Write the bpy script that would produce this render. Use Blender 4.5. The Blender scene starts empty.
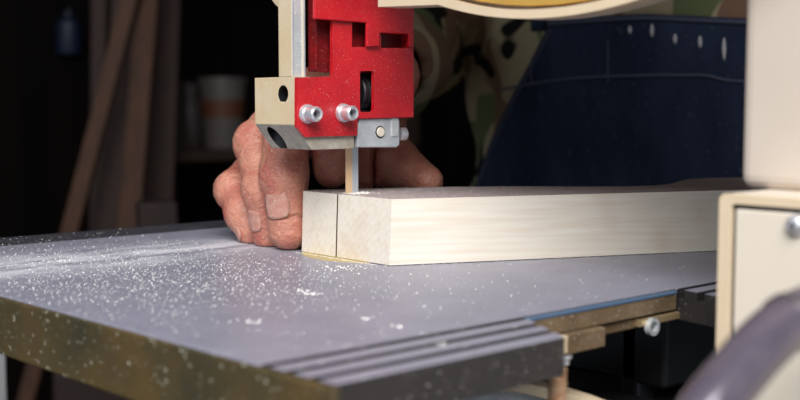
import bpy, bmesh, math, random
import numpy as np
import openvdb
from mathutils import Vector, Matrix
from mathutils.geometry import tessellate_polygon
random.seed(7); np.random.seed(7)
C = bpy.context.collection
PI = math.pi

# ---------------------------------------------------------------- camera frame (metres; the saw table top is z = 0)
FPX, CAMZ = 1128.0, 0.076
HD, TILT = math.radians(41.6), math.atan(94 / 1128)
FW = Vector((math.sin(HD) * math.cos(TILT), math.cos(HD) * math.cos(TILT), -math.sin(TILT)))
RT = Vector((math.cos(HD), -math.sin(HD), 0))
UP = RT.cross(FW)
def at(px, py, d):
    v = FW + RT * ((px - 400) / FPX) + UP * ((200 - py) / FPX)
    return Vector((0, 0, CAMZ)) + v * d

# ---------------------------------------------------------------- materials
def mat(name, col, rough=.5, metal=0., var=None, vscale=20., vamt=.5, bump=0., bscale=200., bdist=.001, dust=0., dscale=900., dcol=(.8, .78, .74), sss=0., stretch=(1, 1, 1), spec=.5, coat=0.):
    m = bpy.data.materials.new(name); m.use_nodes = True
    nt = m.node_tree; N = nt.nodes; L = nt.links
    b = N['Principled BSDF']
    tc = N.new('ShaderNodeTexCoord'); mp = N.new('ShaderNodeMapping'); mp.inputs['Scale'].default_value = stretch
    L.new(tc.outputs['Object'], mp.inputs['Vector'])
    b.inputs['Roughness'].default_value = rough; b.inputs['Metallic'].default_value = metal
    b.inputs['Specular IOR Level'].default_value = spec
    b.inputs['Coat Weight'].default_value = coat; b.inputs['Coat Roughness'].default_value = .2
    cur = None
    if var is not None:
        n = N.new('ShaderNodeTexNoise'); n.inputs['Scale'].default_value = vscale; n.inputs['Detail'].default_value = 6; n.inputs['Roughness'].default_value = .6
        L.new(mp.outputs[0], n.inputs['Vector'])
        r = N.new('ShaderNodeMapRange'); r.inputs['From Min'].default_value = .5 - .25 / max(vamt, .01) * .5; r.inputs['From Max'].default_value = .5 + .25 / max(vamt, .01) * .5
        L.new(n.outputs['Fac'], r.inputs['Value'])
        mx = N.new('ShaderNodeMix'); mx.data_type = 'RGBA'
        mx.inputs[6].default_value = (*col, 1); mx.inputs[7].default_value = (*var, 1)
        L.new(r.outputs[0], mx.inputs[0]); cur = mx.outputs[2]
    if dust > 0:
        n2 = N.new('ShaderNodeTexNoise'); n2.inputs['Scale'].default_value = dscale; n2.inputs['Detail'].default_value = 2
        L.new(tc.outputs['Object'], n2.inputs['Vector'])
        r2 = N.new('ShaderNodeMapRange'); r2.inputs['From Min'].default_value = .70 - dust * .15; r2.inputs['From Max'].default_value = .78 - dust * .15; r2.inputs['To Max'].default_value = .75
        L.new(n2.outputs['Fac'], r2.inputs['Value'])
        m2 = N.new('ShaderNodeMix'); m2.data_type = 'RGBA'; m2.inputs[7].default_value = (*dcol, 1)
        if cur: L.new(cur, m2.inputs[6])
        else: m2.inputs[6].default_value = (*col, 1)
        L.new(r2.outputs[0], m2.inputs[0]); cur = m2.outputs[2]
    if cur: L.new(cur, b.inputs['Base Color'])
    else: b.inputs['Base Color'].default_value = (*col, 1)
    if bump > 0:
        n3 = N.new('ShaderNodeTexNoise'); n3.inputs['Scale'].default_value = bscale; n3.inputs['Detail'].default_value = 5
        L.new(mp.outputs[0], n3.inputs['Vector'])
        bp = N.new('ShaderNodeBump'); bp.inputs['Strength'].default_value = bump; bp.inputs['Distance'].default_value = bdist
        L.new(n3.outputs['Fac'], bp.inputs['Height']); L.new(bp.outputs[0], b.inputs['Normal'])
    if sss > 0:
        b.inputs['Subsurface Weight'].default_value = sss; b.inputs['Subsurface Radius'].default_value = (1, .35, .2); b.inputs['Subsurface Scale'].default_value = .004
    return m

M = {}
M['red'] = mat('red_paint', (.60, .012, .018), .36, 0, (.42, .006, .012), 60, .6, .12, 900, .0003, dust=.25, dscale=1700, dcol=(.75, .40, .40), coat=.3)
M['red_shaded'] = mat('red_paint_shaded', (.24, .004, .007), .5, 0, (.11, .004, .006), 120, .8, .1, 900, .0003, dust=.3, dscale=1400, dcol=(.7, .35, .35))  # guard red darkened, so the recess shade sits in the colour
M['beige_cast'] = mat('beige_painted_casting', (.60, .46, .27), .5, 0, (.64, .53, .37), 60, .7, .2, 700, .0004, dust=.25, dcol=(.8, .75, .66))
M['cast_raw'] = mat('worn_grey_casting', (.34, .30, .23), .45, .15, (.50, .46, .38), 150, .8, .35, 700, .0006, dust=.45, dcol=(.7, .68, .62))
M['steel'] = mat('brushed_steel', (.62, .64, .65), .38, .3, (.46, .49, .51), 120, .7, .1, 900, .0002, dust=.5, dcol=(.8, .8, .8))
M['chrome'] = mat('screw_steel', (.84, .84, .86), .34, .7, (.6, .6, .64), 200, .7)
M['dark_steel'] = mat('dark_steel', (.05, .05, .055), .35, .8)
M['black'] = mat('black_rubber', (.010, .010, .012), .45, 0, None)
M['blade'] = mat('blade_steel_warm_sheen', (.80, .56, .33), .35, .1)  # warm reflection on the steel, put into the base colour
M['cream'] = mat('cream_paint', (.74, .66, .55), .45, 0, (.70, .62, .52), 12, .5, .05, 300, .0004)
M['cream_lip'] = mat('cream_lip_paint', (.72, .58, .41), .35, 0, (.64, .51, .34), 40, .5)
M['gold'] = mat('yellow_passivated_steel', (.70, .44, .10), .35, .4, (.55, .32, .08), 50, .6)
M['gap'] = mat('dark_gap', (.05, .05, .06), .6)
M['edge'] = mat('olive_brown_edge', (.036, .033, .016), .55, 0, (.095, .060, .018), 22, .8, .2, 500, .0005, dust=.30, dscale=500, dcol=(.6, .6, .5))
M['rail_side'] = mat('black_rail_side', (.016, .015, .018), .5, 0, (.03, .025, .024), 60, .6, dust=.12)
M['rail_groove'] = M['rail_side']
M['brown_steel'] = mat('brown_lacquered_steel', (.15, .10, .055), .4, .2, (.25, .18, .11), 60, .7, dust=.3)
M['brass'] = mat('tan_plated_steel', (.55, .42, .24), .35, .6, (.40, .28, .14), 80, .7)
M['rust'] = mat('rusty_threaded_steel', (.34, .17, .08), .6, .3, (.55, .38, .25), 300, .9, .4, 800, .0006)
M['insert'] = mat('yellow_insert', (.55, .42, .10), .5, 0, (.45, .35, .2), 60, .6)
M['hose'] = mat('grey_hose', (.075, .065, .095), .22, .2, (.13, .11, .14), 60, .6, coat=.4)
M['hose_dark'] = mat('dark_collar', (.06, .05, .06), .35)
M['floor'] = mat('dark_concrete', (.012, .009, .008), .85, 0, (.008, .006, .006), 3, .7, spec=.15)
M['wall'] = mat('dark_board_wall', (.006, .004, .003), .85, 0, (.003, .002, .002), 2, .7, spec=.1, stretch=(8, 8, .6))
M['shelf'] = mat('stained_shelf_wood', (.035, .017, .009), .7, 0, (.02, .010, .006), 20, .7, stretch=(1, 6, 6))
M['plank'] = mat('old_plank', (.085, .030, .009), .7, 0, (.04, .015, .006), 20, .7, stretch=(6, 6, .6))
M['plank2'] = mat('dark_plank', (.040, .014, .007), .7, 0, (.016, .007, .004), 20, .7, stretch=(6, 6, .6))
M['redbox'] = mat('brown_red_crate', (.022, .008, .006), .7, 0, (.013, .006, .005), 10, .7)
M['tin'] = mat('dull_white_tin', (.12, .105, .095), .5, 0, (.08, .07, .065), 10, .5)
M['tinlabel'] = mat('faded_orange_label', (.10, .032, .014), .6)
M['glassy'] = mat('greyish_jar', (.06, .05, .047), .4, 0, (.04, .032, .03), 8, .5)
M['blue'] = mat('blue_plastic', (.005, .012, .035), .5)
M['greypost'] = mat('grey_metal_post', (.42, .42, .43), .5, .2, (.33, .33, .35), 5, .5)
M['bench'] = mat('bench_wood', (.14, .085, .05), .7, 0, (.09, .055, .034), 15, .6, stretch=(1, 8, 8))
M['boot'] = mat('black_leather', (.02, .017, .015), .45)
M['hair'] = mat('grey_brown_hair', (.10, .08, .065), .7, 0, (.2, .17, .15), 300, .7, .5, 400, .002)
M['thread'] = mat('pale_thread', (.75, .73, .76), .8)
M['seam'] = mat('worn_seam', (.10, .11, .17), .85)
M['sawdust'] = mat('sawdust', (.82, .79, .74), .85)
M['nail'] = mat('finger_nail', (.47, .20, .15), .36, 0, (.55, .31, .25), 300, .7, dust=.45, dscale=1200, dcol=(.72, .60, .55))
M['eye'] = mat('eye_white', (.7, .68, .65), .3); M['iris'] = mat('iris', (.08, .05, .03), .3)

def skin_mat():
    m = mat('skin', (.46, .165, .115), .42, 0, (.60, .28, .19), 55, .8, .7, 420, .0012, dust=.30, dscale=1000, dcol=(.80, .68, .62), sss=.25)
    nt = m.node_tree; N = nt.nodes; L = nt.links; b = N['Principled BSDF']
    # ruddy patches and long fine wrinkles
    base = b.inputs['Base Color'].links[0].from_socket
    tc = N['Texture Coordinate']
    n = N.new('ShaderNodeTexNoise'); n.inputs['Scale'].default_value = 90; n.inputs['Detail'].default_value = 3
    L.new(tc.outputs['Object'], n.inputs['Vector'])
    r = N.new('ShaderNodeMapRange'); r.inputs['From Min'].default_value = .5; r.inputs['From Max'].default_value = .7; r.inputs['To Max'].default_value = .55
    L.new(n.outputs['Fac'], r.inputs['Value'])
    mx = N.new('ShaderNodeMix'); mx.data_type = 'RGBA'; mx.inputs[7].default_value = (.46, .095, .08, 1)
    L.new(base, mx.inputs[6]); L.new(r.outputs[0], mx.inputs[0]); L.new(mx.outputs[2], b.inputs['Base Color'])
    v = N.new('ShaderNodeTexVoronoi'); v.feature = 'DISTANCE_TO_EDGE'; v.inputs['Scale'].default_value = 330
    mp = N.new('ShaderNodeMapping'); mp.inputs['Scale'].default_value = (.6, .6, 1.5)
    n4 = N.new('ShaderNodeTexNoise'); n4.inputs['Scale'].default_value = 120
    L.new(tc.outputs['Object'], n4.inputs['Vector'])
    ad = N.new('ShaderNodeVectorMath'); ad.operation = 'MULTIPLY_ADD'; ad.inputs[1].default_value = (.006, .006, .006)
    L.new(n4.outputs['Color'], ad.inputs[0]); L.new(tc.outputs['Object'], ad.inputs[2]); L.new(ad.outputs[0], mp.inputs['Vector']); L.new(mp.outputs[0], v.inputs['Vector'])
    r5 = N.new('ShaderNodeMapRange'); r5.inputs['From Max'].default_value = .12; L.new(v.outputs['Distance'], r5.inputs['Value'])
    old = [l for l in nt.links if l.to_node == b and l.to_socket.name == 'Normal'][0].from_node
    b2 = N.new('ShaderNodeBump'); b2.inputs['Strength'].default_value = .35; b2.inputs['Distance'].default_value = .0005
    L.new(r5.outputs[0], b2.inputs['Height']); L.new(old.outputs[0], b2.inputs['Normal']); L.new(b2.outputs[0], b.inputs['Normal'])
    return m
M['skin'] = skin_mat()

def camo_mat():
    m = bpy.data.materials.new('camouflage_cloth'); m.use_nodes = True
    nt = m.node_tree; N = nt.nodes; L = nt.links; b = N['Principled BSDF']; b.inputs['Roughness'].default_value = .9
    b.inputs['Specular IOR Level'].default_value = .15
    tc = N.new('ShaderNodeTexCoord')
    def layer(seed, scale, th, col, prev, st=(1, 1, 1)):
        mp = N.new('ShaderNodeMapping'); mp.inputs['Location'].default_value = (seed, seed * 2.3, seed * .7); mp.inputs['Scale'].default_value = st
        L.new(tc.outputs['Object'], mp.inputs['Vector'])
        n = N.new('ShaderNodeTexNoise'); n.inputs['Scale'].default_value = scale; n.inputs['Detail'].default_value = 1.2; n.inputs['Distortion'].default_value = .6
        L.new(mp.outputs[0], n.inputs['Vector'])
        r = N.new('ShaderNodeMapRange'); r.inputs['From Min'].default_value = th - .008; r.inputs['From Max'].default_value = th + .008
        L.new(n.outputs['Fac'], r.inputs['Value'])
        x = N.new('ShaderNodeMix'); x.data_type = 'RGBA'; x.inputs[7].default_value = (*col, 1)
        if prev is None: x.inputs[6].default_value = (.52, .42, .26, 1)
        else: L.new(prev, x.inputs[6])
        L.new(r.outputs[0], x.inputs[0]); return x.outputs[2]
    c = layer(1.3, 16, .54, (.20, .23, .11), None)
    c = layer(3.1, 15, .56, (.30, .175, .115), c, (1, 1, .6))
    c = layer(12.4, 19, .61, (.022, .020, .020), c, (.8, .8, 1.2))
    L.new(c, b.inputs['Base Color'])
    n = N.new('ShaderNodeTexNoise'); n.inputs['Scale'].default_value = 12; n.inputs['Detail'].default_value = 3; L.new(tc.outputs['Object'], n.inputs['Vector'])
    bp = N.new('ShaderNodeBump'); bp.inputs['Strength'].default_value = .5; bp.inputs['Distance'].default_value = .02
    L.new(n.outputs['Fac'], bp.inputs['Height']); L.new(bp.outputs[0], b.inputs['Normal'])
    return m
M['camo'] = camo_mat()
M['denim'] = mat('dark_blue_denim', (.014, .021, .046), .9, 0, (.048, .066, .125), 16, .55, .35, 500, .0008, dust=.42, dscale=260, dcol=(.09, .10, .15), spec=.2, stretch=(1, 1, .45))
M['trousers'] = mat('dark_trousers', (.014, .016, .024), .9, 0, (.02, .022, .03), 12, .7)

def wood_mat():
    m = bpy.data.materials.new('planed_pine'); m.use_nodes = True
    nt = m.node_tree; N = nt.nodes; L = nt.links; b = N['Principled BSDF']; b.inputs['Roughness'].default_value = .62
    b.inputs['Specular IOR Level'].default_value = .3
    tc = N.new('ShaderNodeTexCoord')
    rot = N.new('ShaderNodeMapping'); rot.inputs['Rotation'].default_value = (0, 0, math.radians(25)); L.new(tc.outputs['Object'], rot.inputs['Vector'])
    # growth rings: cylinders along the board, centre far below
    mp = N.new('ShaderNodeMapping'); mp.inputs['Location'].default_value = (0, -.47, .06); mp.inputs['Scale'].default_value = (.02, 1, 1)
    L.new(rot.outputs[0], mp.inputs['Vector'])
    nz = N.new('ShaderNodeTexNoise'); nz.inputs['Scale'].default_value = 14; nz.inputs['Detail'].default_value = 3; L.new(mp.outputs[0], nz.inputs['Vector'])
    ad = N.new('ShaderNodeVectorMath'); ad.operation = 'MULTIPLY_ADD'; ad.inputs[1].default_value = (.0, .022, .022)
    L.new(nz.outputs['Color'], ad.inputs[0]); L.new(mp.outputs[0], ad.inputs[2])
    w = N.new('ShaderNodeTexWave'); w.wave_type = 'RINGS'; w.rings_direction = 'X'; w.inputs['Scale'].default_value = 120; w.inputs['Distortion'].default_value = .6; w.inputs['Detail'].default_value = 2
    L.new(ad.outputs[0], w.inputs['Vector'])
    st = N.new('ShaderNodeMapping'); st.inputs['Scale'].default_value = (.06, 1, 1); L.new(rot.outputs[0], st.inputs['Vector'])
    n1 = N.new('ShaderNodeTexNoise'); n1.inputs['Scale'].default_value = 330; n1.inputs['Detail'].default_value = 4; L.new(st.outputs[0], n1.inputs['Vector'])
    m1 = N.new('ShaderNodeMix'); m1.data_type = 'RGBA'; m1.inputs[6].default_value = (.80, .745, .645, 1); m1.inputs[7].default_value = (.72, .61, .47, 1)
    p = N.new('ShaderNodeMath'); p.operation = 'POWER'; p.inputs[1].default_value = 2.4; L.new(w.outputs['Fac'], p.inputs[0])
    p2 = N.new('ShaderNodeMath'); p2.operation = 'MULTIPLY'; p2.inputs[1].default_value = .30; L.new(p.outputs[0], p2.inputs[0])
    L.new(p2.outputs[0], m1.inputs[0])
    m2 = N.new('ShaderNodeMix'); m2.data_type = 'RGBA'; m2.inputs[7].default_value = (.68, .57, .44, 1)
    r = N.new('ShaderNodeMapRange'); r.inputs['From Min'].default_value = .45; r.inputs['From Max'].default_value = .75; r.inputs['To Max'].default_value = .6; L.new(n1.outputs['Fac'], r.inputs['Value'])
    L.new(m1.outputs[2], m2.inputs[6]); L.new(r.outputs[0], m2.inputs[0])
    # soft brown blotches and small knots
    n5 = N.new('ShaderNodeTexNoise'); n5.inputs['Scale'].default_value = 32; n5.inputs['Detail'].default_value = 2; L.new(tc.outputs['Object'], n5.inputs['Vector'])
    r5 = N.new('ShaderNodeMapRange'); r5.inputs['From Min'].default_value = .60; r5.inputs['From Max'].default_value = .8; r5.inputs['To Max'].default_value = .5; L.new(n5.outputs['Fac'], r5.inputs['Value'])
    m3 = N.new('ShaderNodeMix'); m3.data_type = 'RGBA'; m3.inputs[7].default_value = (.62, .45, .32, 1)
    L.new(m2.outputs[2], m3.inputs[6]); L.new(r5.outputs[0], m3.inputs[0])
    L.new(m3.outputs[2], b.inputs['Base Color'])
    bp = N.new('ShaderNodeBump'); bp.inputs['Strength'].default_value = .3; bp.inputs['Distance'].default_value = .0004
    L.new(n1.outputs['Fac'], bp.inputs['Height']); L.new(bp.outputs[0], b.inputs['Normal'])
    return m
M['wood'] = wood_mat()
M['woodtop'] = mat('rough_pine_dimmed_top', (.46, .385, .37), .8, 0, (.36, .30, .30), 160, .7, .3, 700, .0005, dust=.5, dscale=900, dcol=(.75, .68, .62), stretch=(.2, 1, 1))  # pine top greyed: its dimness at a grazing view is put into the colour

def table_mat():
    m = mat('grey_table_top', (.33, .33, .41), .34, .15, (.265, .265, .335), 40, .6, .12, 500, .0003, dust=.35, dscale=700, dcol=(.62, .62, .66))
    nt = m.node_tree; N = nt.nodes; L = nt.links; b = N['Principled BSDF']; tc = N['Texture Coordinate']
    base = b.inputs['Base Color'].links[0].from_socket
    # film of fine sawdust swept across the far left of the top
    sx = N.new('ShaderNodeSeparateXYZ'); L.new(tc.outputs['Object'], sx.inputs[0])
    s = N.new('ShaderNodeMath'); s.operation = 'SUBTRACT'; s.inputs[1].default_value = .520; L.new(sx.outputs['Y'], s.inputs[0])
    a = N.new('ShaderNodeMath'); a.operation = 'ABSOLUTE'; L.new(s.outputs[0], a.inputs[0])
    r = N.new('ShaderNodeMapRange'); r.interpolation_type = 'SMOOTHSTEP'; r.inputs['From Min'].default_value = .062; r.inputs['From Max'].default_value = .005; L.new(a.outputs[0], r.inputs['Value'])
    mp = N.new('ShaderNodeMapping'); mp.inputs['Scale'].default_value = (.35, 1, 1); L.new(tc.outputs['Object'], mp.inputs['Vector'])
    n = N.new('ShaderNodeTexNoise'); n.inputs['Scale'].default_value = 60; n.inputs['Detail'].default_value = 8; n.inputs['Roughness'].default_value = .7; L.new(mp.outputs[0], n.inputs['Vector'])
    r2 = N.new('ShaderNodeMapRange'); r2.inputs['From Min'].default_value = .38; r2.inputs['From Max'].default_value = .58; L.new(n.outputs['Fac'], r2.inputs['Value'])
    mu = N.new('ShaderNodeMath'); mu.operation = 'MULTIPLY'; L.new(r.outputs[0], mu.inputs[0]); L.new(r2.outputs[0], mu.inputs[1])
    rx = N.new('ShaderNodeMapRange'); rx.interpolation_type = 'SMOOTHSTEP'; rx.inputs['From Min'].default_value = .42; rx.inputs['From Max'].default_value = .33; L.new(sx.outputs['X'], rx.inputs['Value'])
    mu2 = N.new('ShaderNodeMath'); mu2.operation = 'MULTIPLY'; L.new(mu.outputs[0], mu2.inputs[0]); L.new(rx.outputs[0], mu2.inputs[1])
    mx = N.new('ShaderNodeMix'); mx.data_type = 'RGBA'; mx.inputs[7].default_value = (.66, .66, .71, 1)
    L.new(base, mx.inputs[6]); L.new(mu2.outputs[0], mx.inputs[0]); L.new(mx.outputs[2], b.inputs['Base Color'])
    rr = N.new('ShaderNodeMapRange'); rr.inputs['To Min'].default_value = .38; rr.inputs['To Max'].default_value = .8; L.new(mu2.outputs[0], rr.inputs['Value']); L.new(rr.outputs[0], b.inputs['Roughness'])
    return m
M['table'] = table_mat()
M['far_rail'] = mat('dimmed_rail_top', (.06, .06, .075), .4, .1, (.045, .045, .06), 40, .6, dust=.3, dscale=700)  # darker copy of the table colour, with the far dimness painted in

# ---------------------------------------------------------------- mesh helpers
def link(name, me, m, parent=None, bevel=0., smooth=False, seg=2):
    o = bpy.data.objects.new(name, me); C.objects.link(o)
    for x in (m if isinstance(m, (list, tuple)) else [m]): me.materials.append(x)
    if parent: o.parent = parent
    if bevel > 0:
        b = o.modifiers.new('bevel', 'BEVEL'); b.width = bevel; b.segments = seg; b.limit_method = 'ANGLE'; b.angle_limit = math.radians(35); b.harden_normals = False
    if smooth:
        for p in me.polygons: p.use_smooth = True
    return o
def from_bm(name, bm, m, parent=None, **k):
    bmesh.ops.recalc_face_normals(bm, faces=bm.faces)
    me = bpy.data.meshes.new(name); bm.to_mesh(me); bm.free()
    return link(name, me, m, parent, **k)
def b_box(bm, lo, hi):
    vs = [bm.verts.new((x, y, z)) for x in (lo[0], hi[0]) for y in (lo[1], hi[1]) for z in (lo[2], hi[2])]
    for f in ((0, 1, 3, 2), (4, 6, 7, 5), (0, 4, 5, 1), (2, 3, 7, 6), (0, 2, 6, 4), (1, 5, 7, 3)): bm.faces.new([vs[i] for i in f])
def box(name, lo, hi, m, parent=None, **k):
    bm = bmesh.new(); b_box(bm, lo, hi); return from_bm(name, bm, m, parent, **k)
AX = {'z': lambda a, b, c: (a, b, c), 'y': lambda a, b, c: (a, c, b), 'x': lambda a, b, c: (c, a, b)}
def b_prism(bm, loops, c0, c1, axis='z', mi=None):
    """loops: outer + holes as (a,b); axis is the extrusion axis"""
    f = AX[axis]; flat = [p for l in loops for p in l]
    lo = [bm.verts.new(f(a, b, c0)) for a, b in flat]; hi = [bm.verts.new(f(a, b, c1)) for a, b in flat]
    tr = tessellate_polygon([[Vector((a, b, 0)) for a, b in l] for l in loops])
    for t in tr:
        try:
            bm.faces.new([lo[i] for i in t]); bm.faces.new([hi[i] for i in reversed(t)])
        except ValueError: pass
    k = 0
    for l in loops:
        n = len(l)
        for i in range(n):
            j = (i + 1) % n
            bm.faces.new((lo[k + i], lo[k + j], hi[k + j], hi[k + i]))
        k += n
def prism(name, loops, c0, c1, m, parent=None, axis='z', **k):
    bm = bmesh.new(); b_prism(bm, loops, c0, c1, axis)
    bmesh.ops.dissolve_limit(bm, angle_limit=.01, verts=bm.verts, edges=bm.edges) if k.pop('dissolve', True) else None
    return from_bm(name, bm, m, parent, **k)
def circ(cx, cy, r, n=32, a0=0, a1=2 * PI, end=False):
    return [(cx + r * math.cos(a0 + (a1 - a0) * i / (n - 1 if end else n)), cy + r * math.sin(a0 + (a1 - a0) * i / (n - 1 if end else n))) for i in range(n)]
def rrect(x0, y0, x1, y1, r, n=5):
    o = []
    for cx, cy, a in ((x1 - r, y1 - r, 0), (x0 + r, y1 - r, PI / 2), (x0 + r, y0 + r, PI), (x1 - r, y0 + r, 1.5 * PI)):
        o += circ(cx, cy, r, n, a, a + PI / 2, True)
    return o
def b_lathe(bm, prof, n=40, c=(0, 0, 0), axis='z'):
    """prof: (r, h) pairs; closed at r=0"""
    f = AX[axis]; rings = []
    for r, h in prof:
        if r < 1e-7: rings.append([bm.verts.new(Vector(f(0, 0, h)) + Vector(c))])
        else: rings.append([bm.verts.new(Vector(f(r * math.cos(2 * PI * i / n), r * math.sin(2 * PI * i / n), h)) + Vector(c)) for i in range(n)])
    for A, B in zip(rings, rings[1:]):
        for i in range(n):
            j = (i + 1) % n
            if len(A) == 1 and len(B) == 1: continue
            if len(A) == 1: bm.faces.new((A[0], B[i], B[j]))
            elif len(B) == 1: bm.faces.new((A[i], A[j], B[0]))
            else: bm.faces.new((A[i], A[j], B[j], B[i]))
def lathe(name, prof, m, parent=None, c=(0, 0, 0), axis='z', n=40, **k):
    bm = bmesh.new(); b_lathe(bm, prof, n, c, axis); k.setdefault('smooth', True)
    o = from_bm(name, bm, m, parent, **k)
    if k.get('smooth'):
        e = o.modifiers.new('es', 'EDGE_SPLIT'); e.split_angle = math.radians(40)
    return o
def b_tube(bm, pts, rad, n=16, caps=True):
    pts = [Vector(p) for p in pts]; rings = []
    t0 = (pts[1] - pts[0]).normalized(); u = t0.orthogonal().normalized()
    for i, p in enumerate(pts):
        t = (pts[min(i + 1, len(pts) - 1)] - pts[max(i - 1, 0)]).normalized()
        u = (u - t * u.dot(t)).normalized(); v = t.cross(u)
        r = rad[i] if isinstance(rad, (list, tuple)) else rad
        rings.append([bm.verts.new(p + (u * math.cos(2 * PI * k / n) + v * math.sin(2 * PI * k / n)) * r) for k in range(n)])
    for A, B in zip(rings, rings[1:]):
        for i in range(n): bm.faces.new((A[i], A[(i + 1) % n], B[(i + 1) % n], B[i]))
    if caps: bm.faces.new(rings[0][::-1]); bm.faces.new(rings[-1])
def smooth_path(P, n=8):
    P = [Vector(p) for p in P]; o = []
    for i in range(len(P) - 1):
        a, b, c, d = P[max(i - 1, 0)], P[i], P[i + 1], P[min(i + 2, len(P) - 1)]
        for k in range(n):
            t = k / n
            o.append(.5 * ((2 * b) + (c - a) * t + (2 * a - 5 * b + 4 * c - d) * t * t + (-a + 3 * b - 3 * c + d) * t ** 3))
    return o + [P[-1]]
def tube(name, pts, rad, m, parent=None, n=16, **k):
    bm = bmesh.new(); b_tube(bm, pts, rad, n); k.setdefault('smooth', True); return from_bm(name, bm, m, parent, **k)
def thing(name, label, cat, loc=(0, 0, 0), group=None):
    o = bpy.data.objects.new(name, None); C.objects.link(o); o.location = loc; o.empty_display_size = .05
    tag(o, label, cat, group); return o
def tag(o, label, cat, group=None):
    o['label'] = label; o['category'] = cat
    if group: o['group'] = group
    return o
def keep(o, parent):      # parent without moving the mesh
    o.parent = parent; o.matrix_parent_inverse = Matrix.Translation(parent.location).inverted()
    return o
def struct(o): o['kind'] = 'structure'; return o

# ================================================================= SETTING
FZ = -1.0
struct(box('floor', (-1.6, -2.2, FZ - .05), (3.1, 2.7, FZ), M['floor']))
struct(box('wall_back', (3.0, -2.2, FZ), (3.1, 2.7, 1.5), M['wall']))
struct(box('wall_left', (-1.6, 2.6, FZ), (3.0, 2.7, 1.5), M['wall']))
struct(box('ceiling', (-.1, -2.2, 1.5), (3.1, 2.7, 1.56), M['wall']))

# ================================================================= BAND SAW
saw = thing('band_saw', 'cream bench band saw with dark grey table, red blade guard and wheel housing', 'band saw', (.36, .2, -.55))
def S(o): return keep(o, saw)
# --- table
bt = bmesh.new()
TZ = -.024
YN, YE, YF = .2385, .272, .600
slab = [(.1865, YE), (.1712, YF), (.56, YF), (.56, YE)]
b_prism(bt, [slab], -.0075, 0)
table = S(from_bm('table_top', bt, [M['table'], M['rail_side']], bevel=.0003))
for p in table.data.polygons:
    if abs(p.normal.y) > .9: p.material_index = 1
table['label'] = 'dark grey saw table top dusted with sawdust'
def rail(name, x0a, x0b, x1a, x1b, y0, y1, flip=False):
    """grooved strip, x0a..x1a at y0, x0b..x1b at y1"""
    w = y1 - y0; gr = [(.0075, .0115), (.0185, .0225), (.0295, w)] if not flip else [(0, .004), (.011, .015), (.022, .026)]
    prof = [(0, -.013), (w, -.013)]
    top = []; cur = 0.
    pts = []
    for a, b in gr:
        if a > cur + 1e-6: pts += [(cur, 0), (a, 0)]
        pts += [(a, -.0040), (b, -.0040)]; cur = b
    if cur < w - 1e-6: pts += [(cur, 0), (w, 0)]
    prof += pts[::-1]
    bm = bmesh.new(); L0 = []; L1 = []
    for v, z in prof:
        t = v / w
        L0.append(bm.verts.new((x0a + (x0b - x0a) * t, y0 + v, z))); L1.append(bm.verts.new((x1a + (x1b - x1a) * t, y0 + v, z)))
    n = len(prof)
    side = {}
    for i in range(n):
        f = bm.faces.new((L0[i], L0[(i + 1) % n], L1[(i + 1) % n], L1[i]))
        z0, z1 = prof[i][1], prof[(i + 1) % n][1]
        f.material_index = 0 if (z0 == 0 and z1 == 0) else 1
    for LL in (L0, L1):
        tri = tessellate_polygon([[Vector((v, z, 0)) for v, z in prof]])
        for t in tri:
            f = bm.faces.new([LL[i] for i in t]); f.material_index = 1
    return keep(from_bm(name, bm, [M['far_rail'] if flip else M['table'], M['rail_side']], bevel=.0003), table)
rail('edge_rail', .188, .1865, .2846, .3013, YN, YE)
rail('edge_rail', .390, .396, .56, .56, YN, YE)
rail('edge_rail', .1712, .1693, .56, .56, YF, .638, True)
# painted left edge band, deeper than the top
b = bmesh.new(); b_prism(b, [[(.1866, YN - .0006), (.1678, .638), (.1708, .638), (.1896, YN - .0006)]], TZ, -.0006)
keep(from_bm('edge_band', b, M['edge'], bevel=.0008), table)['label'] = 'olive brown painted edge'
# lacquered flange under the notch edge, clamp bar, lug and tan wedge plate
keep(box('edge_flange', (.300, YE - .0012, -.0085), (.3945, YE + .002, -.0012), M['brown_steel'], bevel=.0005), table)
keep(box('clamp_bar', (.3215, YE - .004, -.0165), (.3440, YE + .006, -.0088), M['brown_steel'], bevel=.0006), table)
keep(box('clamp_bar_tip', (.3180, YE - .0042, -.0160), (.3214, YE + .006, -.0090), M['cream_lip'], bevel=.0006), table)
keep(box('clamp_bar', (.3455, YE + .001, -.0135), (.3720, YE + .006, -.0090), M['brown_steel'], bevel=.0006), table)
b = bmesh.new(); b_prism(b, [circ(.3755, -.0130, .0036, 28), circ(.3755, -.0130, .0020, 20)], YE - .004, YE - .0015, 'y')
keep(from_bm('lug', b, M['steel'], bevel=.0002), table)
keep(lathe('clamp_screw', [(0, -.002), (.0016, -.002), (.0018, 0), (.0026, .0004), (.0026, .0016), (0, .002)], M['chrome'], c=(.3225, YE - .002, -.0185)), table)
b = bmesh.new(); b_prism(b, [[(.368, YE - .002), (.396, YE - .002), (.412, YE + .03), (.372, YE + .03)]], -.0125, -.0095)
keep(from_bm('wedge_plate', b, M['brass'], bevel=.0004), table)
keep(box('edge_chamfer', (.302, YE - .0016, -.0020), (.3945, YE + .001, -.0004), mat('blue_grey_edge_glint', (.09, .15, .24), .3), bevel=.0005), table)  # sky glint along the notch edge, put into this strip's blue
# black trunnion casting added to keep the space under the table dark
tn = S(box('trunnion', (.43, .285, -.30), (.50, .56, -.05), M['black'], bevel=.01)); tn['label'] = 'added black trunnion casting under the table'
for yy in (.31, .39, .47, .54): keep(box('trunnion_rib', (.415, yy - .005, -.28), (.431, yy + .005, -.0078), M['dark_steel'], bevel=.002), tn)
keep(box('trunnion_flange', (.415, .29, -.050), (.50, .56, -.0078), M['black'], bevel=.002), tn)
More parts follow.
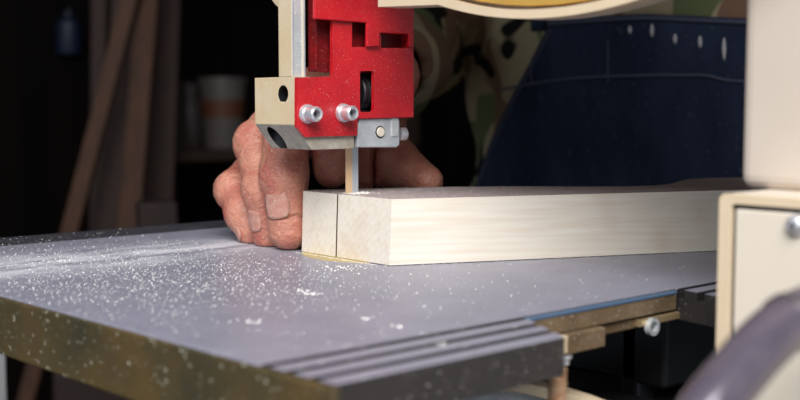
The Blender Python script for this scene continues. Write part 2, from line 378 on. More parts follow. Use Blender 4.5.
# blade insert ring with a slot
b = bmesh.new(); b_prism(b, [circ(.3795, .4435, .0405, 56), rrect(.352, .4415, .372, .4455, .0018)], -.002, .0002)
keep(from_bm('table_insert', b, M['insert'], bevel=.0002), table)['label'] = 'yellowish blade insert'
# threaded rod under the rail
bm = bmesh.new()
prof = [(0, -.10)]
z = -.10
while z < -.014:
    prof += [(.0029, z), (.0034, z + .0006), (.0034, z + .0009), (.0029, z + .0015)]; z += .0016
prof += [(0, -.0135)]
S(lathe('threaded_rod', prof, M['rust'], c=(.2945, .2500, 0), n=24, smooth=False))['label'] = 'rusty threaded rod'

# --- blade
S(box('blade', (.3562, .44215, -.26), (.3640, .44260, .28), M['blade']))
keep(box('blade_sheen_strip', (.3602, .44208, -.26), (.3641, .44266, .28), mat('blade_steel_cool_sheen', (.62, .66, .70), .3, .4)), bpy.data.objects['blade'])  # cool reflection on the right half, carried by a coloured strip

def yz(px, py, x):
    v = FW + RT * ((px - 400) / FPX) + UP * ((200 - py) / FPX); k = x / v.x; return (v.y * k, CAMZ + v.z * k)
def xz(px, py, y):
    v = FW + RT * ((px - 400) / FPX) + UP * ((200 - py) / FPX); k = y / v.y; return (v.x * k, CAMZ + v.z * k)
def XZ(l, y): return [xz(a, b, y) for a, b in l]

def boolean(o, cutters, op='DIFFERENCE'):
    cs = []
    for bm in cutters:
        bmesh.ops.recalc_face_normals(bm, faces=bm.faces)
        me = bpy.data.meshes.new('c'); bm.to_mesh(me); bm.free()
        c = bpy.data.objects.new('c', me); C.objects.link(c); cs.append(c)
        m = o.modifiers.new('b', 'BOOLEAN'); m.operation = op; m.object = c; m.solver = 'EXACT'
    bv = [m for m in o.modifiers if m.type == 'BEVEL']
    sett = [(m.width, m.segments) for m in bv]
    for m in bv: o.modifiers.remove(m)
    dg = bpy.context.evaluated_depsgraph_get(); ev = o.evaluated_get(dg)
    me = bpy.data.meshes.new_from_object(ev); o.modifiers.clear(); o.data = me
    for c in cs: bpy.data.objects.remove(c)
    for w, s in sett:
        m = o.modifiers.new('bevel', 'BEVEL'); m.width = w; m.segments = s; m.limit_method = 'ANGLE'; m.angle_limit = math.radians(35)
    return o

# --- guide block (cast, painted side, bare chamfer)
GX = .3135
bm = bmesh.new()
b_prism(bm, [[(GX, .0896), (GX, .0672), (GX + .0098, .0553), (.3492, .0553), (.3492, .0896)]], .4271, .4597, 'y')
bmesh.ops.dissolve_limit(bm, angle_limit=.01, verts=bm.verts, edges=bm.edges)
blk = from_bm('guide_block', bm, [M['beige_cast'], M['cast_raw'], M['dark_steel']], bevel=.0009)
for p in blk.data.polygons:
    n = p.normal
    p.material_index = 0 if (n.x < -.95 or n.z > .9) else 1
hy, hz = yz(283, 94, GX)
c1 = bmesh.new(); b_lathe(c1, [(0, GX - .01), (.0040, GX - .01), (.0040, GX + .022), (0, GX + .022)], 28, (0, hy, hz), 'x')
c2 = bmesh.new(); b_lathe(c2, [(0, -.01), (.0047, -.01), (.0047, .03), (0, .03)], 28, (GX + .0058, .4495, .0490), 'z')
boolean(blk, [c1, c2])
for p in blk.data.polygons:  # bore walls coloured dark for the shade inside the holes
    c_ = p.center
    if p.material_index == 0 and abs(p.normal.x) < .9 and p.normal.z < .9 and (c_.y - hy) ** 2 + (c_.z - hz) ** 2 < .0042 ** 2: p.material_index = 2
    if (c_.x - GX - .0058) ** 2 + (c_.y - .4495) ** 2 < .0049 ** 2 and c_.z > .056 and abs(p.normal.x + .77) > .06: p.material_index = 2
S(blk); blk['label'] = 'beige cast guide block with bare chamfer'
# --- guide post
bm = bmesh.new()
b_prism(bm, [[(GX, .4396), (GX, .4290), (GX + .0012, .4290), (GX + .0012, .4297), (.3200, .4297), (.3200, .4288), (.3214, .4288), (.3214, .4396)]], .0896, .300)
bmesh.ops.dissolve_limit(bm, angle_limit=.01, verts=bm.verts, edges=bm.edges)
post = from_bm('guide_post', bm, [M['beige_cast'], M['steel']], bevel=.0004)
for p in post.data.polygons: p.material_index = 0 if p.normal.x < -.9 else 1
S(post)['label'] = 'guide post, beige side and grey front'
# --- red guard
Y0 = .425
outer = XZ([(297, 77.5), (332.5, 76.5), (332.5, -22), (413.5, -22), (413.5, 117), (357.5, 118.5), (357.5, 135.5), (305, 137), (297, 127)], Y0)
slot = XZ([(360, 73), (361, 71), (372.5, 71), (374, 73), (374, 110), (372.5, 112), (361, 112), (360, 110)], Y0)
win1 = XZ([(352, 19), (367.5, 19), (367.5, 47), (352, 47)], Y0)
win2 = XZ([(381, 28), (409, 28), (409, 48), (381, 48)], Y0)
guard = prism('blade_guard', [outer, slot, win1, win2], Y0, Y0 + .0020, M['red'], axis='y')
S(guard); guard['label'] = 'red painted guard plate with window slots'
flap = XZ([(314.5, -22), (314.5, 19), (367, 23), (367, 47), (379.5, 46.5), (380, 33), (409, 34.5), (409, 47), (413.5, 47.5), (413.5, -22)], Y0 - .002)
keep(prism('guard_flap', [flap], Y0 - .0022, Y0 - .0002, M['red'], axis='y', bevel=.0006), guard)
x0, z0 = xz(310.5, 72, Y0 + .007)
keep(box('guard_liner', (x0, Y0 + .0070, z0), (.3858, Y0 + .0090, .29), M['red_shaded'], bevel=.0004), guard)
keep(box('guard_rib', (x0, Y0 + .0030, z0 + .001), (x0 + .0009, Y0 + .0070, .29), M['red_shaded']), guard)
keep(box('guard_side', (.3845, Y0 + .0020, xz(413, 118, Y0)[1]), (.3862, Y0 + .0240, .29), M['red'], bevel=.0004), guard)
# black bearing behind the slot
bx, bz = xz(369, 92, Y0 + .009)
bear = lathe('guide_bearing', [(0, -.0035), (.003, -.0035), (.003, -.002), (.0045, -.0016), (.0085, -.0016), (.0088, -.0035), (.0108, -.0035), (.0112, -.003), (.0112, .003), (.0108, .0035), (0, .0035)], M['black'], c=(bx, Y0 + .0135, bz), axis='y', n=40)
keep(bear, guard)
keep(lathe('bearing_ring', [(.0090, -.0004), (.0097, -.0007), (.0104, -.0004), (.0104, .0006), (.0090, .0006)], M['dark_steel'], c=(bx, Y0 + .0099, bz), axis='y'), guard)
bxx, bzz = xz(366, 92, Y0 + .0060)
# bearing rim seen edge on inside the slot
keep(lathe('guide_bearing', [(0, -.0030), (.0078, -.0030), (.0084, -.0024), (.0084, -.0006), (.0079, -.0003), (.0079, .0003), (.0084, .0006), (.0084, .0024), (.0078, .0030), (0, .0030)], M['black'], c=(bxx, Y0 + .0115, bzz), axis='x', n=40), guard)
# socket head screws
def socket_screw(px, py, s=1.0):
    x, z = xz(px, py, Y0)
    w = lathe('screw_washer', [(0, Y0), (.0043 * s, Y0), (.0047 * s, Y0 - .0005), (.0043 * s, Y0 - .0022), (0, Y0 - .0022)], M['chrome'], c=(x, 0, z), axis='y')
    sc = lathe('socket_screw', [(.0019, Y0 - .0045), (.0019, Y0 - .0082), (.0028, Y0 - .0086), (.0035, Y0 - .0080), (.0036, Y0 - .0074), (.0036, Y0 - .0022), (0, Y0 - .0022)], M['chrome'], c=(x, 0, z), axis='y', n=36)
    hs = lathe('hex_socket', [(0, Y0 - .0046), (.0019, Y0 - .0046), (.0019, Y0 - .0042), (0, Y0 - .0042)], M['dark_steel'], c=(x, 0, z), axis='y', n=6, smooth=False)
    for o in (w, sc, hs): keep(o, guard)
socket_screw(306.5, 114); socket_screw(342.5, 113)
# steel bracket with white pin and side screw
yb = .4268
br = XZ([(359, 118.5), (397, 117.5), (400, 120), (400, 145), (397, 147.5), (357.5, 147.5), (357.5, 138)], yb)
brk = S(prism('guide_bracket', [br], yb, yb + .022, M['steel'], axis='y', bevel=.0007)); brk['label'] = 'brushed steel guide bracket'
px_, pz_ = xz(380, 132, yb)
keep(lathe('bracket_pin', [(0, yb - .0010), (.0022, yb - .0010), (.0024, yb - .0007), (.0024, yb + .001), (0, yb + .001)], M['cream'], c=(px_, 0, pz_), axis='y'), brk)
keep(lathe('pin_ring', [(.0024, yb - .0003), (.0030, yb - .0003), (.0030, yb + .001), (.0024, yb + .001)], M['dark_steel'], c=(px_, 0, pz_), axis='y'), brk)
keep(box('bracket_lip', (xz(391, 0, yb)[0], yb - .0006, xz(0, 146, yb)[1]), (xz(398, 0, yb)[0], yb + .001, xz(0, 121, yb)[1]), M['steel'], bevel=.0004), brk)
sx, sz = xz(400, 134, yb + .004)
keep(lathe('side_screw', [(0, sx - .001), (.0030, sx - .001), (.0034, sx + .0005), (.0034, sx + .0028), (.0026, sx + .0036), (0, sx + .0038)], M['chrome'], c=(0, yb + .004, sz), axis='x'), brk)

# --- upper wheel housing
CY, CZ, R = .294, .3324, .222
def arc(r, cy, cz, y0, y1, sgn=-1, n=36):
    a0 = math.acos((y0 - cy) / r); a1 = math.acos((y1 - cy) / r)
    return [(cy + r * math.cos(a0 + (a1 - a0) * i / n), cz + sgn * r * math.sin(a0 + (a1 - a0) * i / n)) for i in range(n + 1)]
lobe = [(.470 + .0255 * math.cos(a), .149 + .0255 * math.sin(a)) for a in [math.radians(-90 + 9 * i) for i in range(11)]]
out = [(.12, .60), (.12, .17)] + arc(R, CY, CZ, .2235, .357) + [(.3970, .1212), (.397, .21), (.4690, .21)] + lobe + [(.515, .20), (.535, .28), (.54, .36), (.52, .47), (.46, .56), (.38, .60)]
hous = S(prism('upper_wheel_housing', [out], .3490, .3520, M['cream'], axis='x', bevel=.0006))
out2 = [(.12, .60), (.12, .17)] + arc(R - .015, CY, CZ, .2235, .355) + [(.395, .140), (.395, .21), (.4760, .21), (.478, .17), (.49, .18), (.51, .22), (.525, .28), (.53, .36), (.51, .47), (.45, .56), (.37, .60)]
keep(prism('housing_shell', [out2], .3520, .4050, M['cream'], axis='x', bevel=.001), hous)
hous; hous['label'] = 'cream upper wheel housing'
inn = [(a, b + .0034) for a, b in arc(R, CY, CZ, .2235, .357)]
lip = arc(R, CY, CZ, .2235, .357) + [(.397, .1212), (.397, .1246), (.3585, .1230)] + [(CY + (a - CY) * (R - .0036) / R, CZ + (b_ - CZ) * (R - .0036) / R) for a, b_ in arc(R, CY, CZ, .2235, .357)][::-1]
keep(prism('housing_lip', [lip], .3390, .3500, M['cream_lip'], axis='x', bevel=.0007), hous)['label'] = 'cream rolled lip'
lip2 = lobe + [(.470 + .0218 * math.cos(a), .149 + .0218 * math.sin(a)) for a in [math.radians(-90 + 9 * i) for i in range(11)]][::-1]
keep(prism('housing_lip', [lip2], .3440, .3500, M['cream_lip'], axis='x', bevel=.0007), hous)
bm = bmesh.new(); b_prism(bm, [circ(CY, CZ, R - .0052, 96), circ(CY, CZ, R - .0088, 96)], .3430, .3500, 'x')
bmesh.ops.delete(bm, geom=[v for v in bm.verts if v.co.z > .60], context='VERTS')
keep(from_bm('door_ring', bm, M['gold'], bevel=.0005), hous)['label'] = 'yellow ring'
keep(lathe('wheel_door', [(0, .3465), (R - .0092, .3465), (R - .0092, .3500), (0, .3500)], mat('mauve_brown_door', (.26, .17, .15), .5, 0, (.2, .13, .12), 20, .6), c=(0, CY, CZ), axis='x', n=96), hous)
# --- lower wheel housing
LZ = -.2580
low = S(lathe('lower_wheel_housing', [(0, .345), (R - .016, .345), (R - .016, .405), (0, .405)], M['black'], c=(0, CY, LZ), axis='x', n=96)); low['label'] = 'lower wheel housing'
bm = bmesh.new(); b_prism(bm, [circ(CY, LZ, R, 110), circ(CY, LZ, R - .0045, 110)], .337, .3445, 'x')
keep(from_bm('housing_lip', bm, M['cream_lip'], bevel=.0006), low)
keep(lathe('wheel_door', [(0, .3405), (R - .008, .3405), (R - .0046, .342), (R - .0046, .3444), (0, .3444)], M['steel'], c=(0, CY, LZ), axis='x', n=96), low)
# --- column and lower cabinet
S(box('column', (.361, .09, .0462), (.420, .2231, .56), mat('cream_paint_dimmed', (.58, .505, .43), .5, 0, (.54, .465, .39), 14, .6), bevel=.005, seg=4))['label'] = 'cream steel column'  # same cream paint as the cabinet, light fall-off put into a darker colour
cab = S(box('cabinet', (.3372, .03, -.545), (.420, .2136, .0465), M['cream'], bevel=.0025, seg=3)); cab['label'] = 'cream lower cabinet'
bm = bmesh.new(); b_prism(bm, [rrect(.03, -.545, .2136, .0465, .0025), rrect(.0325, -.5425, .2088, .0432, .0015)], .3345, .3376, 'x')
keep(from_bm('cover_frame', bm, M['cream_lip'], bevel=.0008), cab)
keep(box('cover_gap', (.3366, .0325, -.5425), (.3374, .2088, .0432), M['gap']), cab)
keep(box('cover_panel', (.3350, .0340, -.541), (.3366, .2074, .0415), M['cream'], bevel=.0006), cab)
cs = yz(797, 225, .335)
scr = lathe('cover_screw', [(.0008, .3322), (.0024, .3325), (.0033, .3334), (.0035, .3350), (0, .3350)], M['chrome'], c=(0, cs[0], cs[1]), axis='x'); keep(scr, cab)
keep(lathe('screw_recess', [(0, .3332), (.0009, .3330), (.0011, .3336), (0, .3336)], M['dark_steel'], c=(0, cs[0], cs[1]), axis='x', n=6), cab)
S(box('base_plate', (.24, -.02, -.55), (.48, .52, -.535), M['cream'], bevel=.002))

# --- hose looping in front of the cabinet
hp = [at(640, 560, .262), at(672, 480, .266), at(706, 415, .272), at(734, 378, .278), at(760, 348, .284), at(786, 325, .291), at(815, 310, .298), at(848, 304, .307), at(880, 306, .318)]
hp += [Vector((.3345, hp[-1].y - .004, hp[-1].z - .002))]
hose = tag(tube('flexible_hose', smooth_path(hp, 8), .0073, M['hose'], n=28), 'glossy grey hose curving in front of the cream saw cabinet at lower right', 'hose')
hc = smooth_path(hp, 8)
k = 40
keep(tube('hose_collar', hc[k:k + 3], .0079, M['hose_dark'], n=28), hose)['label'] = 'dark collar'
keep(tube('hose_collar', hc[-8:], .0086, M['hose_dark'], n=28), hose)
# seam line along the hose
sd = (FW.cross(Vector((0, 0, 1)))).normalized()
keep(tube('hose_seam', [p - FW * .0068 - UP * .0030 for p in hc[:k]], .0009, M['hose_dark'], n=8), hose)

# ================================================================= BENCH
bench = thing('workbench', 'wooden workbench carrying the band saw, below the picture edge', 'workbench', (.38, .25, FZ))
keep(box('bench_top', (.12, -.20, -.60), (.62, .75, -.55), M['bench'], bevel=.003), bench)
for x in (.14, .54):
    for y in (-.18, .67): keep(box('leg', (x, y, FZ), (x + .06, y + .06, -.60), M['bench'], bevel=.002), bench)
keep(box('stretcher', (.155, -.12, -.86), (.185, .67, -.80), M['bench']), bench)
keep(box('stretcher', (.555, -.12, -.86), (.585, .67, -.80), M['bench']), bench)

# ================================================================= BOARD
T = .032
botp = [(.3497, .4014), (.3497, .44190), (.3645, .44190), (.3645, .44285), (.3497, .44285), (.3497, .4712),
        (.356, .4742), (.372, .4680), (.40, .4555), (.4235, .4450), (.455, .4240), (.485, .3960), (.505, .3800), (.520, .3735), (.540, .3760), (.560, .3850), (.580, .3925), (.600, .3910), (.622, .3790), (.655, .3560), (.655, .2680)]
bm = bmesh.new()
lo = [bm.verts.new((x, y, .0003)) for x, y in botp]
hi = []
for x, y in botp:
    dx = .0012 if x < .350 else 0
    hi.append(bm.verts.new((x + dx, y - (.0006 if (y < .41 and x < .35) else 0), T)))
n = len(botp)
for t in tessellate_polygon([[Vector((x, y, 0)) for x, y in botp]]):
    bm.faces.new([lo[i] for i in t]); f = bm.faces.new([hi[i] for i in reversed(t)]); f.material_index = 1
for i in range(n): bm.faces.new((lo[i], lo[(i + 1) % n], hi[(i + 1) % n], hi[i]))
bmesh.ops.dissolve_limit(bm, angle_limit=.01, verts=bm.verts, edges=bm.edges, delimit={'MATERIAL'})
board = from_bm('pine_board', bm, [M['wood'], M['woodtop'], mat('shaded_saw_cut', (.10, .05, .03), .8)], bevel=.0002, seg=2)  # third material puts the shade of the narrow cut into its wall colour
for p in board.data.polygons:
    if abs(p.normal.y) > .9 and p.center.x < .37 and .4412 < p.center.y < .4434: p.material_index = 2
tag(board, 'thick pale pine board under the blade, a saw cut in its near end', 'board')
# small knots and scratches on the front face: shallow dark plugs
def on_front(px, py):
    a = Vector((.3469, .4050)); d = Vector((.5157 - .3469, .3298 - .4050)); nrm = Vector((d.y, -d.x)).normalized()
    v = FW + RT * ((px - 400) / FPX) + UP * ((200 - py) / FPX)
    k = (a.x * nrm.x + a.y * nrm.y) / (v.x * nrm.x + v.y * nrm.y)
    return Vector((0, 0, CAMZ)) + v * k, Vector((nrm.x, nrm.y, 0))
for px, py, r in ((586, 208.5, .0011), (669, 203.5, .0007)):
    p, nr = on_front(px, py)
    bm = bmesh.new(); bmesh.ops.create_uvsphere(bm, u_segments=14, v_segments=8, radius=1)
    q = Vector((0, 1, 0)).rotation_difference(nr)
    for v in bm.verts: v.co = p - nr * .00012 + q @ Vector((v.co.x * r * 1.5, v.co.y * .0003, v.co.z * r * .8))
    keep(from_bm('knot', bm, mat('knot_brown', (.30, .22, .17), .8), smooth=True), board)

fr = [on_front(px, py)[0] for px, py in ((600, 190.5), (622, 192.5), (640, 192), (652, 189.5))]
keep(tube('edge_split', [Vector((p.x, p.y, min(p.z, T - .0004))) for p in fr], [.0001, .0003, .0004, .0001], mat('dark_split', (.12, .09, .08), .8), n=8), board)
# ================================================================= SDF modelling of the figure
def mesh_sdf(name, fn, lo, hi, vs, m, parent=None):
    lo = np.array(lo, float); hi = np.array(hi, float)
    dim = np.ceil((hi - lo) / vs).astype(int) + 1
    X = (lo[0] + vs * np.arange(dim[0], dtype=np.float32))[:, None, None].astype(np.float32)
    Y = (lo[1] + vs * np.arange(dim[1], dtype=np.float32))[None, :, None].astype(np.float32)
    Z = (lo[2] + vs * np.arange(dim[2], dtype=np.float32))[None, None, :].astype(np.float32)
    A = np.clip((fn(X, Y, Z) + np.zeros(dim, np.float32)) / vs, -3, 3).astype(np.float32)
    g = openvdb.FloatGrid(3.0); g.copyFromArray(A)
    P, Q = g.convertToQuads(0.0)
    P = P * vs + lo
    me = bpy.data.meshes.new(name); me.from_pydata(P.tolist(), [], Q[:, ::-1].tolist()); me.update()
    return me
def cone(X, Y, Z, a, b, ra, rb, sq=None):
    a = np.array(a, np.float32); b = np.array(b, np.float32); d = b - a; L2 = float(d @ d)
    t = np.clip(((X - a[0]) * d[0] + (Y - a[1]) * d[1] + (Z - a[2]) * d[2]) / L2, 0, 1)
    return np.sqrt((X - a[0] - t * d[0]) ** 2 + (Y - a[1] - t * d[1]) ** 2 + (Z - a[2] - t * d[2]) ** 2) - (ra + (rb - ra) * t)
def smin(a, b, k):
    h = np.maximum(k - np.abs(a - b), 0) / k
    return np.minimum(a, b) - h * h * k * .25
def ell(X, Y, Z, c, r):
    q = np.sqrt(((X - c[0]) / r[0]) ** 2 + ((Y - c[1]) / r[1]) ** 2 + ((Z - c[2]) / r[2]) ** 2)
    return (q - 1) * min(r)
def groove(X, Y, Z, c, n, w, depth, reach):
    n = np.array(n, float); n /= np.linalg.norm(n)
    wob = .0006 * np.sin(X * 900 + Y * 700)
    d = (X - c[0]) * n[0] + (Y - c[1]) * n[1] + (Z - c[2]) * n[2] + wob
    rr = (X - c[0]) ** 2 + (Y - c[1]) ** 2 + (Z - c[2]) ** 2
    return depth * np.exp(-(d / w) ** 2) * np.exp(-(rr / reach ** 2) ** 2)

def A(px, py, d): return tuple(at(px, py, d))
# right hand: joints (MCP, PIP, DIP, tip) and radii
FING = {
 'middle': ([(.408, .500, .0880), (.3550, .4905, .0700), (.3490, .4855, .0400), (.3505, .4838, .0106)], [.0135, .0128, .0122, .0108]),
 'ring':   ([A(292, 100, .675), A(256, 143, .632), A(263, 190, .612), A(270, 235, .616)], [.0125, .0116, .0108, .0094]),
 'little': ([A(278, 142, .695), A(234, 190, .648), A(244, 213, .634), A(254, 231, .630)], [.0115, .0104, .0100, .0093]),
 'index':  ([(.430, .493, .094), (.386, .489, .080), (.377, .483, .060), (.3745, .4775, .0415)], [.0135, .0118, .0108, .0096]),
}
THUMB = ([(.468, .552, .075), A(378, 150, .690), A(394, 163, .660), A(427, 181, .636)], [.020, .0180, .0150, .0090])
WR = (.482, .575, .092)
def hand(X, Y, Z):
    palm = None
    for k, (J, r) in FING.items():
        m = J[0]
        c = cone(X, Y, Z, m, WR, .0150, .0225)
        palm = c if palm is None else smin(palm, c, .012)
    palm = smin(palm, cone(X, Y, Z, THUMB[0][0], THUMB[0][1], THUMB[1][0], THUMB[1][1]), .016)
    palm = smin(palm, cone(X, Y, Z, FING['little'][0][0], (.470, .580, .085), .016, .020), .012)
    palm = smin(palm, cone(X, Y, Z, WR, (.545, .637, .104), .0255, .030), .015)
    # web between index and thumb, closing the grip behind the blade
    palm = smin(palm, cone(X, Y, Z, FING['index'][0][0], THUMB[0][1], .012, .013), .014)
    palm = smin(palm, cone(X, Y, Z, A(366, 140, .66), A(365, 178, .655), .0105, .0095), .008)
    out = palm
    parts = []
    for k, (J, r) in list(FING.items()) + [('thumb', (THUMB[0][1:], THUMB[1][1:]))]:
        f = None
        for i in range(len(J) - 1):
            ra, rb = r[i], r[i + 1]
            c = cone(X, Y, Z, J[i], J[i + 1], ra, rb)
            f = c if f is None else smin(f, c, .004)
        # knuckle swell and creases
        if k != 'thumb':
            for ji, sw in ((1, 1.01), (2, 1.0)):
                f = smin(f, np.sqrt((X - J[ji][0]) ** 2 + (Y - J[ji][1]) ** 2 + (Z - J[ji][2]) ** 2) - r[ji] * sw, .004)
            for ji in (1, 2):
                d0 = np.array(J[ji]) - np.array(J[ji - 1]); d1 = np.array(J[ji + 1]) - np.array(J[ji])
                d0 /= np.linalg.norm(d0); d1 /= np.linalg.norm(d1); nn = d0 + d1
                for o_, dp in ((-.0034, .0005), (-.0014, .0008), (.0008, .0006), (.0030, .0005)):
                    cc = np.array(J[ji]) + d1 * o_
                    f = f + groove(X, Y, Z, cc, d1 + .3 * d0, .00055, dp, .015)
        else:
            d1 = np.array(J[2]) - np.array(J[1])
            for o_ in (-.002, .001, .004): f = f + groove(X, Y, Z, np.array(J[1]) + d1 / np.linalg.norm(d1) * o_, d1, .0006, .0006, .02)
        parts.append((k, f))
    J, r = FING['middle']
    # fingertip fold under the nail, where the pad presses on the table
    parts = [(k, f + groove(X, Y, Z, (.3475, .4835, .0185), (.1, 0, 1), .0009, .0022, .0125) if k == 'middle' else f) for k, f in parts]
    for k, f in parts:
        # join a finger softly to the palm only near its knuckle, creased against its neighbours
        out = smin(out, f, .0030)
    out = out + groove(X, Y, Z, A(374, 166, .652), tuple(RT), .0013, .0045, .022)
    out = out + .00028 * np.sin(X * 520 + 3 * np.sin(Z * 310)) * np.sin(Y * 610 + 2 * np.sin(X * 270)) * np.sin(Z * 560)
    out = np.maximum(out, .0004 - Z)                       # rests on the table
    return out

BCX, BCY = .850, .550
def ellip(z):      # torso half axes
    t = min(max((z + .2) / .5, 0), 1)
    return .160 + .0 * t, .250 - .01 * t

person = thing('person', 'person in camouflage jacket and dark blue denim apron guiding the board with bare hand', 'person', (BCX + .02, BCY, FZ))
def Pn(o): return keep(o, person)

hand_me = mesh_sdf('hand', hand, (.325, .425, -.004), (.56, .64, .125), .0009, M['skin'])
# ---- left hand laid flat on the board behind the column
LW = (.700, .325, .078)
def lhand(X, Y, Z):
    out = cone(X, Y, Z, LW, (.76, .33, .105), .024, .031)
    tips = [(-.078, -.026), (-.090, -.008), (-.086, .012), (-.072, .030)]
    ks = [(-.046, -.020), (-.050, -.006), (-.047, .009), (-.040, .022)]
    for (tx, ty), (kx, ky) in zip(tips, ks):
        m = (LW[0] + kx * .9, LW[1] + ky, .062); t = (LW[0] + tx, LW[1] + ty * .7, T + .0085)
        mid = ((m[0] * .45 + t[0] * .55), (m[1] + t[1]) / 2, .058)
        out = smin(out, cone(X, Y, Z, LW, m, .020, .0125), .010)
        out = smin(out, smin(cone(X, Y, Z, m, mid, .0108, .0098), cone(X, Y, Z, mid, t, .0098, .0084), .003), .003)
    b0 = (LW[0] - .015, LW[1] + .022, .070); b1 = (LW[0] - .038, LW[1] + .040, .058); b2 = (LW[0] - .062, LW[1] + .030, T + .0095)
    out = smin(out, smin(cone(X, Y, Z, b0, b1, .017, .012), cone(X, Y, Z, b1, b2, .012, .0088), .004), .010)
    return np.maximum(out, T + .0004 - Z)
lh_me = mesh_sdf('lh', lhand, (.56, .26, .020), (.79, .42, .14), .0018, M['skin'])
# ---- head, neck and the body below the clothes
HC = (.800, .550, .640)
def bodyf(X, Y, Z):
    h = ell(X, Y, Z, (HC[0] + .012, HC[1], HC[2] + .028), (.098, .078, .092))           # skull
    h = smin(h, ell(X, Y, Z, (HC[0] - .030, HC[1], HC[2] - .045), (.060, .056, .068)), .035)  # jaw
    h = smin(h, cone(X, Y, Z, (HC[0] - .086, HC[1], HC[2] + .018), (HC[0] - .108, HC[1], HC[2] - .022), .007, .012), .012)  # nose
    h = smin(h, ell(X, Y, Z, (HC[0] - .080, HC[1], HC[2] - .058), (.014, .026, .008)), .008)    # lips
    h = smin(h, ell(X, Y, Z, (HC[0] - .076, HC[1], HC[2] - .095), (.018, .022, .015)), .02)      # chin
    for s in (-1, 1):
        h = np.maximum(h, -ell(X, Y, Z, (HC[0] - .094, HC[1] + s * .032, HC[2] + .012), (.016, .020, .013)))   # eye socket
        h = smin(h, ell(X, Y, Z, (HC[0] - .080, HC[1] + s * .032, HC[2] + .034), (.012, .026, .007)), .012)   # brow
        h = smin(h, ell(X, Y, Z, (HC[0] + .010, HC[1] + s * .080, HC[2] + .000), (.018, .008, .032)), .005)   # ear
    o = smin(h, cone(X, Y, Z, (HC[0] + .020, HC[1], HC[2] - .05), (BCX + .01, BCY, .43), .058, .064), .04)
    o = smin(o, ell(X, Y, Z, (BCX, BCY, .26), (.10, .17, .20)), .08)
    o = smin(o, ell(X, Y, Z, (BCX, BCY, -.02), (.10, .16, .20)), .08)
    for s in (-1, 1):
        o = smin(o, cone(X, Y, Z, (BCX, BCY, .40), (BCX - .01, BCY + s * .185, .375), .06, .05), .05)
        o = smin(o, cone(X, Y, Z, (BCX, BCY + s * .10, -.16), (BCX, BCY + s * .12, -.52), .085, .055), .05)
        o = smin(o, cone(X, Y, Z, (BCX, BCY + s * .12, -.52), (BCX + .02, BCY + s * .13, -.90), .055, .038), .02)
    o = smin(o, cone(X, Y, Z, SR, ELR, .042, .034), .03); o = smin(o, cone(X, Y, Z, ELR, (.540, .632, .103), .036, .026), .02)
    o = smin(o, cone(X, Y, Z, SL, ELL, .042, .034), .03); o = smin(o, cone(X, Y, Z, ELL, (.755, .332, .103), .036, .028), .02)
    return o
SR, ELR = (.835, .760, .375), (.668, .765, .135)
SL, ELL = (.835, .345, .375), (.900, .290, .110)
body_me = mesh_sdf('bodyc', bodyf, (.50, .22, -.98), (1.02, .86, .80), .008, M['skin'])
bm = bmesh.new()
for me in (hand_me, lh_me, body_me): bm.from_mesh(me)
me = bpy.data.meshes.new('body'); bm.to_mesh(me); bm.free()
body = Pn(link('body', me, M['skin'], smooth=True))
for s in (-1, 1):
    e = lathe('eye', [(.0, -.0115)] + [(.0115 * math.sin(a), -.0115 * math.cos(a)) for a in [PI * i / 10 for i in range(1, 10)]] + [(0, .0115)], M['eye'], c=(HC[0] - .0745, HC[1] + s * .031, HC[2] + .010), axis='x', n=20); Pn(e)
    keep(lathe('iris', [(0, -.0123), (.0052, -.0118), (.0052, -.0100), (0, -.0100)], M['iris'], c=(HC[0] - .0745, HC[1] + s * .031, HC[2] + .010), axis='x', n=20), e)
def hairf(X, Y, Z):
    h = ell(X, Y, Z, (HC[0] + .018, HC[1], HC[2] + .036), (.104, .085, .096)) + .003 * np.sin(Y * 300) * np.sin(X * 240)
    cutp = (HC[2] + .045) - Z - (X - HC[0] + .02) * 1.1
    return np.maximum(h, cutp * .7)
Pn(link('hair', mesh_sdf('hair', hairf, (.66, .43, .55), (.96, .67, .80), .006, None), M['hair'], smooth=True))
# ---- finger nails
def nail(J, r, out_dir, w=.0062, l=.0068, back=.45):
    J = [Vector(p) for p in J]; ax = (J[-1] - J[-2]).normalized(); o = Vector(out_dir); o = (o - ax * o.dot(ax)).normalized(); s = ax.cross(o)
    c = J[-1] * (1 - back) + J[-2] * back
    rr = r[-1] * (1 - back) + r[-2] * back
    bm = bmesh.new(); g = []
    for i in range(9):
        row = []
        for j in range(9):
            u = i / 8 * 2 - 1; v = j / 8 * 2 - 1
            uu = u * math.sqrt(1 - .35 * v * v); vv = v * math.sqrt(1 - .3 * u * u)
            ang = uu * w / rr
            row.append(bm.verts.new(c + ax * vv * l + (o * math.cos(ang) + s * math.sin(ang)) * (rr + .0001)))
        g.append(row)
    for i in range(8):
        for j in range(8): bm.faces.new((g[i][j], g[i + 1][j], g[i + 1][j + 1], g[i][j + 1]))
    x = from_bm('finger_nail', bm, M['nail'], smooth=True)
    so = x.modifiers.new('s', 'SOLIDIFY'); so.thickness = .0007; so.offset = 0
    return Pn(x)
nail(*FING['middle'], (-.80, -.35, .1), w=.0078, l=.0078, back=.50)
nail(*FING['little'], (-.7, .6, .2), w=.0055, l=.0055, back=.3)
nail(*FING['ring'], (-.9, .0, .2), w=.0062, l=.006, back=.4)

